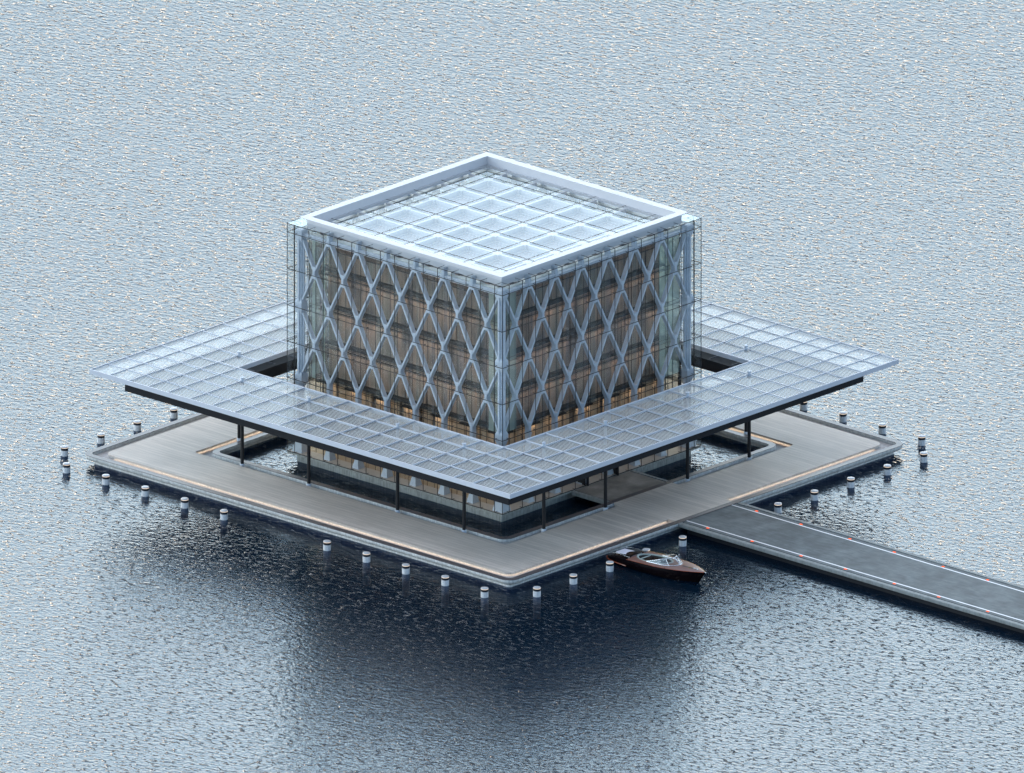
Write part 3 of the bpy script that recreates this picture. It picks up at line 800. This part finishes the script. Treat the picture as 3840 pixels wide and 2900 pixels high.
def ell(sa, z): return [(CU + CA * sa * math.cos(2 * math.pi * k / 48), CB * sa * math.sin(2 * math.pi * k / 48), z if z < .6 else deck_z(CU + CA * sa * math.cos(2 * math.pi * k / 48), CB * sa * math.sin(2 * math.pi * k / 48)) + (z - 1)) for k in range(48)]
b.loft([ell(1.0, 1.0), ell(.985, 1.05), ell(.93, 1.05), ell(.90, .98)])
b.loft([ell(.90, .98), ell(.86, .55), ell(.74, .45)])
b.build('cockpit_lining', M_SEAT, boat, smooth=True)
b = MB()
b.loft([ell(.88, .95), ell(.86, .5), ell(.75, .42)]); b.loft([ell(.87, .42), ell(.02, .42)])
b.build('cockpit_floor', M_INT, boat)
b = MB(); b.box(3.9, 4.5, -.6, .6, .44, .62); b.box(3.75, 3.95, -.65, .65, .44, .95); b.build('rear_bench', M_SEAT, boat, bevel=.05)
b = MB(); b.box(5.9, 6.35, -.75, -.15, .44, .70); b.box(5.85, 5.95, -.75, -.15, .6, 1.05); b.build('seat', M_SEAT, boat, bevel=.04)
b = MB(); b.box(5.9, 6.35, .15, .75, .44, .70); b.box(5.85, 5.95, .15, .75, .6, 1.05); b.build('seat', M_SEAT, boat, bevel=.04)
b = MB(); b.lathe([(.05, .44), (.05, .86), (.34, .88), (.34, .92)], cx=5.0, cy=-.05, n=20); b.build('table', M_TRIM, boat, smooth=True)
b = MB(); b.box(6.75, 7.12, -.95, .95, .75, 1.06); b.build('dashboard', M_INT, boat, bevel=.04)
base = [(5.0, -1.12, .93), (5.9, -1.14, .98), (6.8, -1.08, 1.0), (7.6, -.86, 1.03), (8.1, -.5, 1.05), (8.25, 0, 1.07)]
top = [(5.0, -1.12, .95), (5.9, -1.02, 1.20), (6.6, -.92, 1.44), (7.1, -.72, 1.56), (7.45, -.4, 1.60), (7.52, 0, 1.61)]
base = [(u, y, z + .10) for u, y, z in base]; top = [(u, y, z + .12) for u, y, z in top]
mir = lambda P_: P_ + [(u, -y, z) for u, y, z in reversed(P_[:-1])]
basef, topf = mir(base), mir(top)
b = MB(); b.tube(basef, .035, 8); b.tube(topf, .03, 8)
for k in (3, 5, 7): b.tube([basef[k], topf[k]], .022, 6)
ws = b.build('windscreen_frame', M_CHROME, boat, smooth=True)
b = MB()
for k in range(len(basef) - 1): b.quad([basef[k], basef[k + 1], topf[k + 1], topf[k]])
b.build('windscreen', M_BGLASS, ws)
b = MB(); b.lathe([(.015, 1.05), (.015, 1.62), (.06, 1.63), (.07, 1.70), (.03, 1.76)], cx=7.3, cy=.86, n=12); b.build('searchlight', M_CHROME, boat, smooth=True)
b = MB(); uu = [8.55 + .25 * i for i in range(9)]
for u0, u1 in zip(uu, uu[1:]): b.quad([(u0, -.13, deck_z(u0, .13) + .006), (u1, -.13, deck_z(u1, .13) + .006), (u1, .13, deck_z(u1, .13) + .006), (u0, .13, deck_z(u0, .13) + .006)])
b.build('deck_stripe', M_BLACK, boat)
b = MB(); b.box(9.45, 9.50, -.15, .15, deck_z(9.5, .1) + .008, deck_z(9.5, .1) + .04); b.build('deck_bar', M_BRASS, boat)
b = MB(); b.box(10.0, 10.25, -.06, .06, deck_z(10, .1), deck_z(10, .1) + .09); b.box(10.35, 10.6, -.05, .05, deck_z(10.4, .1), deck_z(10.4, .1) + .07); b.build('anchor_cleat', M_CHROME, boat, bevel=.015)
for s in (-1, 1):
    b = MB(); b.tube([(u, s * (lerp_st(u)[0] + .012), lerp_st(u)[1] + .012) for u in [2.85 + .45 * i for i in range(19)] + [11.35]], .022, 6); b.build('rub_rail', M_TRIM if s < 0 else M_BRASS, boat)
    b = MB(); b.tube([(.35, s * .98, .70), (.5, s * 1.0, .86), (1.2, s * 1.06, .97), (2.0, s * 1.12, .98), (2.9, s * 1.16, .93)], .022, 6); b.build('hand_rail', M_CHROME, boat, smooth=True)
    b = MB(); b.tube([(u, s * (lerp_st(u)[0] * .98 + .05), .20) for u in (0.02, .5, 1.2, 2.0, 2.8)], .055, 8); b.build('spray_rail', M_TRIM, boat, smooth=True)
b = MB()
sw = [(0.12, -1.06), (-.25, -.98), (-.48, -.7), (-.56, 0), (-.48, .7), (-.25, .98), (0.12, 1.06)]
b.loft([[(x, y, z) for x, y in sw] for z in (.13, .27)], caps=True); b.build('swim_platform', M_TRIM, boat, bevel=.02)
b = MB(); b.tube([(11.42, 0, 1.14), (11.56, 0, 1.12), (11.5, 0, .98)], .05, 8); b.build('bow_cap', M_CHROME, boat, smooth=True)
